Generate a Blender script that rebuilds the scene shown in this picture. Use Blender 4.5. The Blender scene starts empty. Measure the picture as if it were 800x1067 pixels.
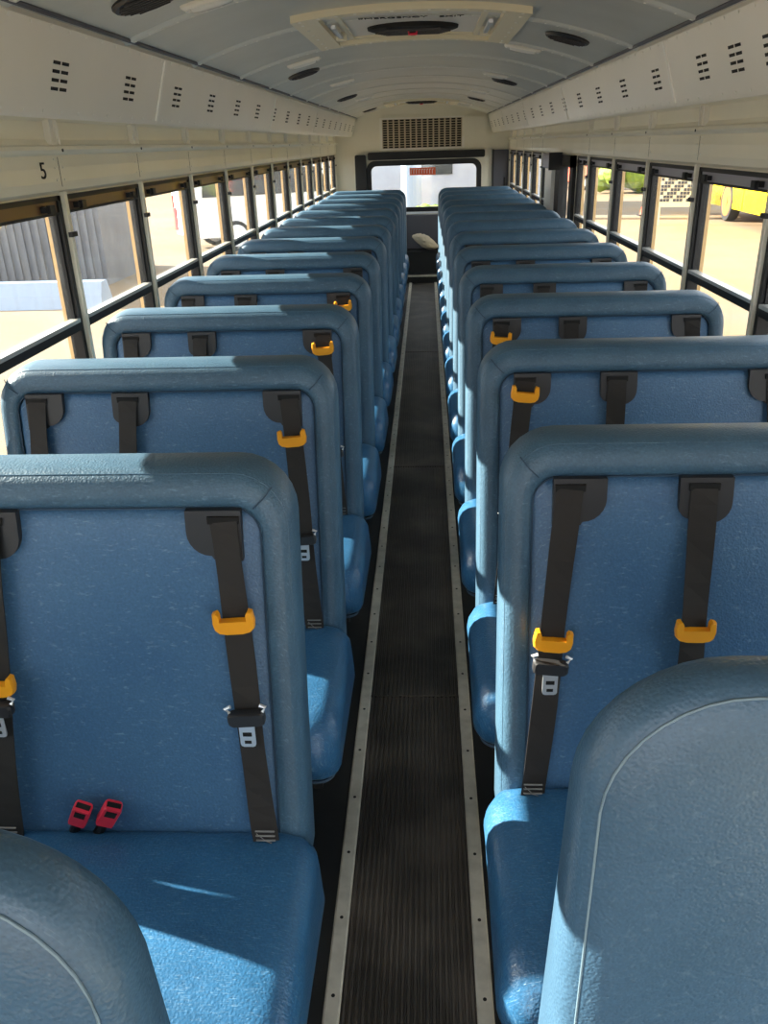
import bpy, math, random
from math import pi, sin, cos
from mathutils import Vector, Matrix
random.seed(4)
S = bpy.context.scene
col = S.collection

# ------------------------------------------------------------------ camera, world, sun, exposure
FPX = 848.18
YAW, PITCH, ROLL = 0.0602, 0.4253, -0.0322
r = Vector((cos(YAW), sin(YAW), 0))
w = Vector((-sin(YAW)*cos(PITCH), cos(YAW)*cos(PITCH), -sin(PITCH)))
u = r.cross(w)
r2 = r*cos(ROLL)+u*sin(ROLL)
u2 = -r*sin(ROLL)+u*cos(ROLL)
cd = bpy.data.cameras.new('camera')
cam = bpy.data.objects.new('camera', cd); col.objects.link(cam)
M = Matrix((r2, u2, -w)).transposed().to_4x4()
M.translation = Vector((0.0494, 0, 1.64))
cam.matrix_world = M
cd.sensor_fit = 'HORIZONTAL'; cd.sensor_width = 36; cd.lens = 36*FPX/800
cd.clip_start = 0.02; cd.clip_end = 400
S.camera = cam

wd = bpy.data.worlds.new('sky'); S.world = wd; wd.use_nodes = True
bg = wd.node_tree.nodes['Background']
bg.inputs[0].default_value = (0.93, 0.96, 1.0, 1); bg.inputs[1].default_value = 1.35

sl = bpy.data.lights.new('sun', 'SUN'); sl.energy = 15.0; sl.angle = 0.009; sl.color = (1.0, 0.90, 0.74)
sun = bpy.data.objects.new('sun', sl); col.objects.link(sun)
sun.rotation_euler = Vector((1, -.295, -.475)).to_track_quat('-Z', 'Y').to_euler()
sun.location = (-8, 4, 8)

S.view_settings.view_transform = 'Standard'; S.view_settings.look = 'None'
S.view_settings.gamma = 1; S.view_settings.use_curve_mapping = False
S.view_settings.exposure = 1.4
try:
    S.cycles.max_bounces = 10; S.cycles.diffuse_bounces = 6; S.cycles.transparent_max_bounces = 24
    S.cycles.sample_clamp_indirect = 8
except Exception: pass

# ------------------------------------------------------------------ materials
def srgb(h):
    if isinstance(h, str):
        c = [int(h[i:i+2], 16)/255 for i in (0, 2, 4)]
    else: c = h
    return tuple((x/12.92 if x <= .04045 else ((x+.055)/1.055)**2.4) for x in c)+(1,)

def mat(name, colr, rough=.5, metal=0, bump=None, var=None, spec=None, coat=0, scratch=None, grain=None):
    m = bpy.data.materials.new(name); m.use_nodes = True
    nt = m.node_tree; n = nt.nodes; L = nt.links
    b = n['Principled BSDF']; c = srgb(colr)
    b.inputs['Base Color'].default_value = c
    b.inputs['Roughness'].default_value = rough; b.inputs['Metallic'].default_value = metal
    if spec is not None: b.inputs['Specular IOR Level'].default_value = spec
    if coat: b.inputs['Coat Weight'].default_value = coat; b.inputs['Coat Roughness'].default_value = .25
    tc = n.new('ShaderNodeTexCoord')
    src = None
    if var:   # (scale, colour2, lo, hi)
        t = n.new('ShaderNodeTexNoise'); t.inputs['Scale'].default_value = var[0]; t.inputs['Detail'].default_value = 6
        L.new(tc.outputs['Object'], t.inputs['Vector'])
        mr = n.new('ShaderNodeMapRange'); mr.inputs[1].default_value = var[2]; mr.inputs[2].default_value = var[3]
        L.new(t.outputs['Fac'], mr.inputs[0])
        mx = n.new('ShaderNodeMix'); mx.data_type = 'RGBA'
        mx.inputs[6].default_value = c; mx.inputs[7].default_value = srgb(var[1])
        L.new(mr.outputs[0], mx.inputs[0]); L.new(mx.outputs[2], b.inputs['Base Color']); src = mx
    if scratch:
        prev = src
        for k, rot in enumerate(((.35, .0, .55), (1.2, .3, 2.3))):
            mp = n.new('ShaderNodeMapping'); mp.inputs['Rotation'].default_value = rot; mp.inputs['Scale'].default_value = (60, 900, 60)
            t = n.new('ShaderNodeTexNoise'); t.inputs['Scale'].default_value = 1; t.inputs['Detail'].default_value = 3; t.inputs['Distortion'].default_value = .35
            L.new(tc.outputs['Object'], mp.inputs[0]); L.new(mp.outputs[0], t.inputs['Vector'])
            mr = n.new('ShaderNodeMapRange'); mr.inputs[1].default_value = .62; mr.inputs[2].default_value = .74; mr.inputs[4].default_value = scratch[1]
            L.new(t.outputs['Fac'], mr.inputs[0])
            mx = n.new('ShaderNodeMix'); mx.data_type = 'RGBA'; mx.inputs[6].default_value = c; mx.inputs[7].default_value = srgb(scratch[0])
            if prev: L.new(prev.outputs[2], mx.inputs[6])
            L.new(mr.outputs[0], mx.inputs[0]); L.new(mx.outputs[2], b.inputs['Base Color']); prev = mx
    if grain:  # fine leather mottling (scale, strength)
        t = n.new('ShaderNodeTexVoronoi'); t.inputs['Scale'].default_value = grain[0]; t.feature = 'SMOOTH_F1'
        t3 = n.new('ShaderNodeTexNoise'); t3.inputs['Scale'].default_value = grain[0]*.9; t3.inputs['Detail'].default_value = 4
        L.new(tc.outputs['Object'], t.inputs['Vector']); L.new(tc.outputs['Object'], t3.inputs['Vector'])
        mr = n.new('ShaderNodeMapRange'); mr.inputs[1].default_value = .3; mr.inputs[2].default_value = .7
        mr.inputs[3].default_value = 1-grain[1]; mr.inputs[4].default_value = 1+grain[1]
        L.new(t3.outputs['Fac'], mr.inputs[0])
        vm = n.new('ShaderNodeVectorMath'); vm.operation = 'SCALE'
        L.new(prev.outputs[2] if scratch else src.outputs[2], vm.inputs[0]); L.new(mr.outputs[0], vm.inputs['Scale'])
        L.new(vm.outputs[0], b.inputs['Base Color'])
        bp0 = n.new('ShaderNodeBump'); bp0.inputs['Strength'].default_value = .45; bp0.inputs['Distance'].default_value = .0016
        L.new(t.outputs['Distance'], bp0.inputs['Height']); L.new(bp0.outputs[0], b.inputs['Normal'])
    if bump:  # (scale, strength, distance)
        t = n.new('ShaderNodeTexNoise'); t.inputs['Scale'].default_value = bump[0]; t.inputs['Detail'].default_value = 5
        L.new(tc.outputs['Object'], t.inputs['Vector'])
        bp = n.new('ShaderNodeBump'); bp.inputs['Strength'].default_value = bump[1]; bp.inputs['Distance'].default_value = bump[2]
        L.new(t.outputs['Fac'], bp.inputs['Height']); L.new(bp.outputs[0], b.inputs['Normal'])
        if grain: L.new(bp0.outputs[0], bp.inputs['Normal'])
    return m

def glass_mat(name, tint, dust, gloss=.06):
    m = bpy.data.materials.new(name); m.use_nodes = True
    nt = m.node_tree; n = nt.nodes; L = nt.links
    n.remove(n['Principled BSDF']); out = n['Material Output']
    tr = n.new('ShaderNodeBsdfTransparent'); tr.inputs[0].default_value = tint
    gl = n.new('ShaderNodeBsdfGlossy'); gl.inputs['Roughness'].default_value = .04
    df = n.new('ShaderNodeBsdfDiffuse'); df.inputs[0].default_value = (.75, .75, .75, 1)
    tc = n.new('ShaderNodeTexCoord'); t = n.new('ShaderNodeTexNoise'); t.inputs['Scale'].default_value = 6; t.inputs['Detail'].default_value = 8
    mp = n.new('ShaderNodeMapping'); mp.inputs['Scale'].default_value = (1, 3.5, .8)
    L.new(tc.outputs['Object'], mp.inputs[0]); L.new(mp.outputs[0], t.inputs['Vector'])
    mr = n.new('ShaderNodeMapRange'); mr.inputs[1].default_value = .4; mr.inputs[2].default_value = .75
    mr.inputs[3].default_value = dust*.3; mr.inputs[4].default_value = dust
    L.new(t.outputs['Fac'], mr.inputs[0])
    m1 = n.new('ShaderNodeMixShader'); m1.inputs[0].default_value = gloss
    L.new(tr.outputs[0], m1.inputs[1]); L.new(gl.outputs[0], m1.inputs[2])
    m2 = n.new('ShaderNodeMixShader'); L.new(mr.outputs[0], m2.inputs[0])
    L.new(m1.outputs[0], m2.inputs[1]); L.new(df.outputs[0], m2.inputs[2]); L.new(m2.outputs[0], out.inputs[0])
    return m

V = {}
V['vinyl'] = mat('blue_vinyl', '446379', .42, bump=(420, .35, .0012), var=(9, '3D5B72', .35, .7), scratch=('8FAEC2', .22), grain=(260, .13))
V['vinyl_panel'] = mat('blue_vinyl_panel', '456C90', .42, bump=(380, .30, .0012), var=(7, '3D648A', .35, .7), scratch=('93B2C8', .28), grain=(240, .13))
V['cushion'] = mat('cushion_vinyl', '30638C', .30, bump=(300, .35, .0014), var=(10, '29587F', .35, .7), scratch=('A5C0D2', .35), grain=(220, .14))
V['barrier'] = mat('barrier_vinyl', '41607A', .38, bump=(30, .2, .003), var=(5, '3A5870', .3, .7), scratch=('9AB2BE', .10), grain=(260, .09))
V['seam'] = mat('seam_thread', '2C4358', .7)
V['piping'] = mat('piping', '6F8796', .55)
V['web'] = mat('black_webbing', '24211F', .75, bump=(700, .4, .0006))
V['plastic'] = mat('black_plastic', '2B2B2D', .45)
V['slot'] = mat('slot_black', '070707', .8)
V['yellow'] = mat('yellow_plastic', 'F5A51C', .4)
V['red'] = mat('red_plastic', 'DC2F48', .4)
V['chrome'] = mat('chrome', 'DDE0E4', .3, .55)
V['stitch'] = mat('stitching', '8B8A88', .8)
V['steel'] = mat('black_steel', '1B1B1C', .5, .3)
V['cream'] = mat('cream_paint', 'E9E4D0', .38, var=(3, 'E2DDC9', .35, .7))
V['duct'] = mat('duct_paint', 'EDE9DD', .33, var=(2, 'E6E2D6', .35, .7))
V['ceil'] = mat('grey_ceiling', 'C4C5BB', .38, .15, bump=(150, .25, .0015), var=(4, 'BBBCB2', .35, .7))
V['ceilrib'] = mat('ceiling_rib', 'D2D2C8', .3, .1)  # highlights on the ribs put into a lighter ceiling grey
V['rivet'] = mat('rivet_paint', 'F0EEE4', .35)
V['dark'] = mat('dark_slot', '151412', .8)
V['floor'] = mat('black_floor', '151516', .55, bump=(60, .2, .002), var=(8, '1E1E1F', .4, .7))
V['alu'] = mat('aluminium', 'D2CDC0', .45, .35, bump=(200, .15, .0005), var=(25, 'B9B4A8', .4, .75))
V['blk'] = mat('black_frame', '0B0B0C', .55)
V['litrail'] = mat('brown_lit_rail', '5C4434', .35, .3)  # left top rails; warm outside light put into the brown
V['greyrail'] = mat('grey_rail', '8F8E9A', .35, .3)
V['silver'] = mat('silver_rail', 'C4C3BE', .35, .5)
V['reveal'] = mat('window_reveal_tan', 'DDB67C', .5)
V['yellowbody'] = mat('school_bus_yellow', 'F2B544', .4)
V['hatch'] = mat('hatch_cream', 'E0D8BC', .4)
V['hatchin'] = mat('hatch_inner', 'D2D0C8', .4)
V['lens'] = mat('lamp_lens', 'DADAD4', .25)
V['gp'] = mat('grey_panel', '4A4A52', .5)
V['glass'] = glass_mat('window_glass', (.95, .97, .97, 1), .05)
V['glassl'] = glass_mat('dusty_window_glass', (.93, .95, .95, 1), .12)
V['tint'] = mat('tinted_glass', '2A3034', .12)
V['orange'] = mat('orange_sticker', 'E0592A', .6)
V['white'] = mat('white_paint', 'E8E9EA', .4)
V['beige'] = mat('beige_cloth', 'B9AD97', .8, bump=(40, .5, .006))

# aisle mat: ribs along Y as real grooves in bump + worn dust
def ribmat():
    m = mat('ribbed_rubber', '1F1D1B', .5)
    nt = m.node_tree; n = nt.nodes; L = nt.links; b = n['Principled BSDF']
    tc = n.new('ShaderNodeTexCoord'); 
    t = n.new('ShaderNodeTexNoise'); t.inputs['Scale'].default_value = 5; t.inputs['Detail'].default_value = 8
    L.new(tc.outputs['Object'], t.inputs['Vector'])
    mr = n.new('ShaderNodeMapRange'); mr.inputs[1].default_value = .42; mr.inputs[2].default_value = .72; L.new(t.outputs['Fac'], mr.inputs[0])
    mx = n.new('ShaderNodeMix'); mx.data_type = 'RGBA'; mx.inputs[6].default_value = srgb('35302B'); mx.inputs[7].default_value = srgb('5C544C')
    L.new(mr.outputs[0], mx.inputs[0]); L.new(mx.outputs[2], b.inputs['Base Color'])
    return m
V['rib'] = ribmat()

def groundmat():
    m = mat('pavement', 'B8A888', .9)
    nt = m.node_tree; n = nt.nodes; L = nt.links; b = n['Principled BSDF']
    tc = n.new('ShaderNodeTexCoord')
    t = n.new('ShaderNodeTexNoise'); t.inputs['Scale'].default_value = .35; t.inputs['Detail'].default_value = 8
    L.new(tc.outputs['Object'], t.inputs['Vector'])
    mr = n.new('ShaderNodeMapRange'); mr.inputs[1].default_value = .4; mr.inputs[2].default_value = .65; L.new(t.outputs['Fac'], mr.inputs[0])
    mx = n.new('ShaderNodeMix'); mx.data_type = 'RGBA'; mx.inputs[6].default_value = srgb('7E684B'); mx.inputs[7].default_value = srgb('716657')
    L.new(mr.outputs[0], mx.inputs[0])
    t2 = n.new('ShaderNodeTexNoise'); t2.inputs['Scale'].default_value = 12; t2.inputs['Detail'].default_value = 4
    L.new(tc.outputs['Object'], t2.inputs['Vector'])
    m2 = n.new('ShaderNodeMix'); m2.data_type = 'RGBA'; m2.blend_type = 'MULTIPLY'; m2.inputs[0].default_value = .25
    L.new(mx.outputs[2], m2.inputs[6]); L.new(t2.outputs['Fac'], m2.inputs[7]); L.new(m2.outputs[2], b.inputs['Base Color'])
    return m
V['ground'] = groundmat()

# ------------------------------------------------------------------ mesh helpers
class MB:
    def __init__(s): s.v = []; s.f = []; s.m = []; s.cur = 0; s.mats = []
    def use(s, k):
        if V[k] not in s.mats: s.mats.append(V[k])
        s.cur = s.mats.index(V[k]); return s
    def face(s, idx): s.f.append(tuple(idx)); s.m.append(s.cur)
    def box(s, x0, x1, y0, y1, z0, z1):
        if x0 > x1: x0, x1 = x1, x0
        b = len(s.v)
        s.v += [(x0,y0,z0),(x1,y0,z0),(x1,y1,z0),(x0,y1,z0),(x0,y0,z1),(x1,y0,z1),(x1,y1,z1),(x0,y1,z1)]
        for q in ((0,3,2,1),(4,5,6,7),(0,1,5,4),(1,2,6,5),(2,3,7,6),(3,0,4,7)): s.face([b+i for i in q])
        return s
    def ring_loft(s, rings, cap0=True, cap1=True, closed=True):
        n = len(rings[0]); b = len(s.v)
        for R in rings: s.v += [tuple(p) for p in R]
        for k in range(len(rings)-1):
            for i in range(n if closed else n-1):
                j = (i+1) % n
                s.face((b+k*n+i, b+k*n+j, b+(k+1)*n+j, b+(k+1)*n+i))
        if cap0: s.face([b+i for i in range(n)][::-1])
        if cap1: s.face([b+(len(rings)-1)*n+i for i in range(n)])
        return s
    def prism(s, pts, fn0, fn1):
        return s.ring_loft([[fn0(p) for p in pts], [fn1(p) for p in pts]])
    def tube(s, pts, rad, n=8, taper=None, closed=False):
        rings = []; P = [Vector(p) for p in pts]; N = len(P)
        for i, p in enumerate(P):
            d = (P[min(i+1, N-1)]-P[max(i-1, 0)]).normalized()
            a = d.cross(Vector((0,0,1)));
            if a.length < .05: a = d.cross(Vector((0,1,0)))
            a.normalize(); c = d.cross(a); rr = rad if taper is None else rad*taper[i]
            rings.append([p+(a*cos(2*pi*k/n)+c*sin(2*pi*k/n))*rr for k in range(n)])
        return s.ring_loft(rings)
    def cyl(s, c, ax, rad, h, n=20, rad2=None):
        c = Vector(c); ax = Vector(ax).normalized(); a = ax.orthogonal().normalized(); b2 = ax.cross(a)
        R = [[c+(a*cos(2*pi*k/n)+b2*sin(2*pi*k/n))*rd+ax*t for k in range(n)] for rd, t in ((rad,0),(rad2 if rad2 is not None else rad,h))]
        return s.ring_loft(R)
    def mesh(s, name, smooth=False, mats=None):
        me = bpy.data.meshes.new(name); me.from_pydata([tuple(p) for p in s.v], [], s.f)
        for m in s.mats: me.materials.append(m)
        me.polygons.foreach_set('material_index', s.m)
        if smooth: me.polygons.foreach_set('use_smooth', [True]*len(s.f))
        import bmesh
        bm = bmesh.new(); bm.from_mesh(me); bmesh.ops.recalc_face_normals(bm, faces=bm.faces)
        if smooth:
            for e in bm.edges:
                if len(e.link_faces) == 2 and e.calc_face_angle(0) > .9: e.smooth = False
        bm.to_mesh(me); bm.free(); me.update()
        return me

def put(name, me, parent=None, loc=(0,0,0)):
    if isinstance(me, MB): me = me.mesh(name)
    o = bpy.data.objects.new(name, me); col.objects.link(o)
    o.location = loc
    if parent: o.parent = parent
    return o
def empty(name, loc=(0,0,0), rz=0):
    o = bpy.data.objects.new(name, None); col.objects.link(o); o.location = loc; o.rotation_euler = (0,0,rz); o.empty_display_size = .1
    return o
def tag(o, label=None, cat=None, group=None, kind=None):
    if label: o['label'] = label
    if cat: o['category'] = cat
    if group: o['group'] = group
    if kind: o['kind'] = kind
    return o
def copy_tree(o, parent=None):
    c = o.copy(); col.objects.link(c)
    if parent: c.parent = parent
    for ch in list(o.children): copy_tree(ch, c)
    return c

def rr(x0, x1, z0, z1, rt, rb, n=7):
    """rounded rectangle points (x,z), 4*n points, start bottom-left going ccw"""
    P = []
    for cx, cz, R, a0 in ((x1-rb, z0+rb, rb, -pi/2), (x1-rt, z1-rt, rt, 0), (x0+rt, z1-rt, rt, pi/2), (x0+rb, z0+rb, rb, pi)):
        for k in range(n): 
            a = a0+(pi/2)*k/(n-1); P.append((cx+R*cos(a), cz+R*sin(a)))
    return P

ORD = ['first','second','third','fourth','fifth','sixth','seventh','eighth','ninth','tenth','eleventh','twelfth','thirteenth','fourteenth','fifteenth','sixteenth','seventeenth']
PITCHW = .765
W = 1.11
POST = [2.705+PITCHW*k for k in range(-5, 12)]
YR_ = 11.3       # rear wall
Y0 = -1.3        # open front (windshield side)

# ------------------------------------------------------------------ floor
b = MB().use('floor').box(-W-.07, W+.07, Y0, YR_+.1, -.12, 0)
tag(put('floor', b), 'black rubber covered bus floor under the seats', 'floor', kind='structure')
b = MB().use('rib')
b.box(-.141, .141, Y0, 10.62, 0.0, .004)
for k in range(21):
    x = -.134+k*.0134
    pts = [(x-.0042,.004),(x-.0028,.0095),(x+.0028,.0095),(x+.0042,.004)]
    b.prism(pts, lambda p: (p[0], Y0, p[1]), lambda p: (p[0], 10.62, p[1]))
for y in (2.15, 4.2, 6.9): b.box(-.141, .141, y, y+.006, .004, .0105)
tag(put('aisle_runner', b), 'long black ribbed rubber runner down the middle of the aisle', 'floor runner')
for i, sx in enumerate((-1, 1)):
    b = MB().use('alu')
    pts = [(sx*.141,.0),(sx*.141,.010),(sx*.145,.0125),(sx*.172,.0125),(sx*.176,.009),(sx*.176,0)]
    b.prism(pts, lambda p: (p[0], Y0, p[1]), lambda p: (p[0], 10.65, p[1]))
    b.use('dark')
    y = -.2
    while y < 10.6:
        b.cyl((sx*.1585, y, .0118), (0,0,1), .0042, .0012, 10); y += .19
    tag(put('trim_%d' % (i+1), b), 'scuffed aluminium trim strip edging the %s side of the aisle runner' % ('left' if sx < 0 else 'right'), 'trim', kind='structure')

# raised rear step
b = MB().use('floor').box(-W, W, 10.66, YR_, 0, .10)
b.use('alu').box(-W, W, 10.645, 10.665, .082, .104)
tag(put('floor_rear_step', b), 'raised black rear floor step with a pale metal nosing', 'step', kind='structure')

# ------------------------------------------------------------------ side walls
def posts_for(s):
    """list of (y_start,y_end) openings"""
    ops = []
    for k in range(len(POST)-1): ops.append([POST[k]+.02, POST[k+1]-.02])
    if s > 0:
        ops = [o for o in ops if not (5.7 < o[0] < 8.0)]
        ops += [[5.785, 6.22], [6.33, 7.12], [7.60, 8.04]]
        ops.sort()
    return ops
ZS, ZT = .74, 1.52
def wall(s):
    b = MB()
    X0, X1, X2 = s*W, s*(W+.030), s*(W+.05)
    ops = posts_for(s)
    for (k, xa, xb) in (('cream', X0, X1), ('reveal', X1, X2)):
        b.use(k)
        b.box(xa, xb, Y0, YR_, ZT, 1.80)
        ys = [Y0]+[v for o in ops for v in o]+[YR_]
        for i in range(0, len(ys), 2):
            if ys[i+1]-ys[i] > .001: b.box(xa, xb, ys[i], ys[i+1], -.1, ZT)
        for o in ops:
            z = ZS if not (s > 0 and 6.3 < o[0] < 6.4) else .10
            b.box(xa, xb, o[0], o[1], -.1, z)
    # header band: shallow inward bow, ledge roll and recess panel
    b.use('cream')
    prof = [(W,1.525),(W-.012,1.535),(W-.016,1.56),(W-.016,1.60),(W-.010,1.635),(W-.028,1.642),(W-.036,1.650),(W-.032,1.660),(W-.012,1.665),(W-.002,1.68),(W-.002,1.73),(W-.02,1.742),(W+.01,1.742),(W+.01,1.525)]
    b.prism(prof, lambda p: (s*p[0], Y0, p[1]), lambda p: (s*p[0], YR_, p[1]))
    # post covers, ribs in the recess and rivets
    for k, y in enumerate(POST):
        if s > 0 and 6 < y < 7.8: continue
        b.use('cream').box(s*(W-.022), s*W, y-.011, y+.011, .70, 1.53)
        b.use('duct').box(s*(W-.022), s*(W-.002), y-.032, y-.022, 1.664, 1.735)
        b.box(s*(W-.022), s*(W-.002), y+.022, y+.032, 1.664, 1.735)
        b.box(s*(W-.012), s*(W-.002), y-.03, y+.03, 1.664, 1.735)
        b.use('rivet')
        for dy in (-.03, .03):
            for z in (1.565, 1.60, 1.625): b.cyl((s*(W-.016), y+dy, z), (-s,0,0), .0035, .002, 8)
        b.use('dark').box(s*(W-.0165), s*(W-.0172), y-.0009, y+.0009, 1.545, 1.63)
        b.cyl((s*(W-.037), y, 1.649), (-s,0,0), .005, .002, 8)
    return b
wl = tag(put('wall_left', wall(-1)), 'cream painted left bus wall with window posts and header band', 'wall', kind='structure')
wr = tag(put('wall_right', wall(1)), 'cream painted right bus wall with window posts and header band', 'wall', kind='structure')

def text_mesh(txt, size, mk, ext=.0008):
    cu = bpy.data.curves.new('t', 'FONT'); cu.body = txt; cu.size = size; cu.extrude = ext; cu.align_x = 'CENTER'; cu.align_y = 'CENTER'
    o = bpy.data.objects.new('t', cu); col.objects.link(o)
    bpy.context.view_layer.update()
    me = bpy.data.meshes.new_from_object(o.evaluated_get(bpy.context.evaluated_depsgraph_get()))
    bpy.data.objects.remove(o); me.materials.clear(); me.materials.append(V[mk]); return me
nm = put('row_number', text_mesh('5', .066, 'dark'), wl, (-(W-.0172), 2.585, 1.592))
nm.rotation_euler = (pi/2, 0, pi/2); nm.scale = (1.35, 1, 1); nm['label'] = 'small black number 5'

# ------------------------------------------------------------------ side windows
def window(s, i, ya, yb, side, near_i):
    e = empty('window_%d' % i, (s*(W+.012), (ya+yb)/2, ZS))
    h = ZT-ZS; hw = (yb-ya)/2
    b = MB().use('blk'); d0, d1 = -.022, .018      # towards the inside is -s
    X = lambda a: s*a
    # outer frame
    b.box(X(d0), X(d1), -hw, -hw+.024, 0, h); b.box(X(d0), X(d1), hw-.024, hw, 0, h)
    b.box(X(d0), X(d1), -hw, hw, h-.014, h); b.box(X(d0), X(d1), -hw, hw, 0, .02)
    # inner stile edges of upper sash
    b.box(X(-.012), X(.004), -hw+.022, -hw+.034, .38, h-.014); b.box(X(-.012), X(.004), hw-.034, hw-.022, .38, h-.014)
    put('frame', b, e)
    b = MB().use('litrail' if s < 0 else 'greyrail').box(X(-.016), X(.0), -hw+.024, hw-.024, h-.048, h-.014)  # same rail on both sides; light on each side put into its colour
    b.use('blk').box(X(-.020), X(.002), -hw+.024, hw-.024, h-.055, h-.047)
    put('top_rail', b, e)
    for q in (-1, 1):
        lb = MB().use('blk')
        yc = q*(hw-.11)
        lb.box(X(-.032), X(-.012), yc-.035, yc+.035, h-.042, h-.026); lb.box(X(-.040), X(-.028), yc-.018, yc+.018, h-.046, h-.022)
        put('latch', lb, e)
    b = MB().use('silver').box(X(-.026), X(.004), -hw+.024, hw-.024, 1.130-ZS, 1.142-ZS)
    b.use('blk').box(X(-.024), X(.004), -hw+.024, hw-.024, 1.104-ZS, 1.130-ZS)
    put('meeting_rail', b, e)
    g = 'glassl' if s < 0 else 'glass'
    put('upper_pane', MB().use(g).box(X(-.003), X(-.001), -hw+.024, hw-.024, 1.142-ZS, h-.048), e)
    put('lower_pane', MB().use(g).box(X(.008), X(.010), -hw+.024, hw-.024, .02, 1.11-ZS), e)
    tag(e, '%s bus window on the %s side, counted from the front' % (ORD[near_i], side), 'window', 'windows along the %s side' % side, 'structure')
    return e
wi = 1
for s, side in ((-1, 'left'), (1, 'right')):
    k = 0
    for (ya, yb) in posts_for(s):
        if s > 0 and 6.3 < ya < 6.4: continue
        window(s, wi, ya-.005, yb+.005, side, k); wi += 1; k += 1
# small black clip across every post
def clips(s, side):
    b = MB().use('blk')
    for y in POST:
        if s > 0 and 6 < y < 7.8: continue
        b.box(s*(W-.030), s*(W-.018), y-.022, y+.022, 1.395, 1.41)
    return b
put('window_clip', clips(-1, 'left'), wl); put('window_clip', clips(1, 'right'), wr)

# emergency side door on the right
e = empty('door_1', (W+.005, 6.725, .1))
b = MB().use('blk')
b.box(-.03, .04, -.42, -.28, 0, 1.42); b.box(-.03, .04, .20, .42, 0, 1.42); b.box(-.03, .04, -.42, .42, 1.34, 1.42)
put('door_frame', b, e)
put('door_leaf', MB().use('cream').box(-.01, .03, -.28, .20, 0, .68), e)
put('door_window', MB().use('glass').box(0, .004, -.28, .20, .68, 1.34), e)
put('handle', MB().use('chrome').tube([(-.01,-.2,.55),(-.05,-.2,.55),(-.05,.1,.55),(-.01,.1,.55)], .010), e)
tag(e, 'narrow black-framed emergency side door midway along the right wall', 'door', kind='structure')
e = empty('trim_3', (W-.02, 7.37, 0))
b = MB().use('duct').box(-.03, .03, -.19, .19, .1, 1.52)
put('pillar_panel', b, e)
tag(e, 'pale grey pillar panel behind the emergency side door', 'trim', kind='structure')
b = MB().use('greyrail'); b.ring_loft([[(x, yy, z) for x, z in rr(-.05, .05, -.055, .055, .014, .014, 4)] for yy in (-.20, .20)])
b.use('blk').box(-.052, .045, -.23, -.20, -.062, .062)
e = put('door_alarm_box', b.mesh('door_alarm_box'), None, (W-.07, 7.05, 1.475))
tag(e, 'grey box with a black end mounted above the emergency side door', 'box')

# ------------------------------------------------------------------ ceiling
def zc(x):
    t = min(abs(x)/.84, 1.2); return 1.925+.145*(1-t**2.3)
b = MB().use('ceil')
xs = [-1.16+2.32*i/56 for i in range(57)]
rings = []
for y in (Y0, YR_+.08): rings.append([(x, y, zc(x)) for x in xs]+[(x, y, max(zc(x), 1.8)+.05) for x in xs[::-1]])
b.ring_loft(rings)
def bow(y, hw=.026, th=.008, key='rivet'):
    b.use('ceilrib')
    pr = [[(x, y-hw, zc(x)) for x in xs[6:-6]], [(x, y-hw*.6, zc(x)-th) for x in xs[6:-6]], [(x, y+hw*.6, zc(x)-th) for x in xs[6:-6]], [(x, y+hw, zc(x)) for x in xs[6:-6]]]
    b.ring_loft(pr, False, False, closed=False)
    b.use(key)
    for i in range(37):
        x = -.80+1.6*i/36; 
        b.cyl((x, y, zc(x)-th-.0015), (0,0,1), .0045, .003, 6)
for y in POST[3:]: bow(y)
ce = tag(put('ceiling', b.mesh('ceiling', True)), 'grey arched metal ceiling crossed by riveted ribs', 'ceiling', kind='structure')

# roof outer skin (keeps the daylight out above)
b = MB().use('yellowbody')
b.ring_loft([[(x, y, 1.80+.42*(1-(abs(x)/1.19)**2.6)) for x in xs]+[(x*1.02, y, 1.79+.47*(1-(min(1,abs(x)/1.19))**2.6)) for x in xs[::-1]] for y in (Y0, YR_+.1)])
tag(put('ceiling_roof_shell', b.mesh('roof', True)), 'yellow outer roof skin of the bus', 'roof', kind='structure')

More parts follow.
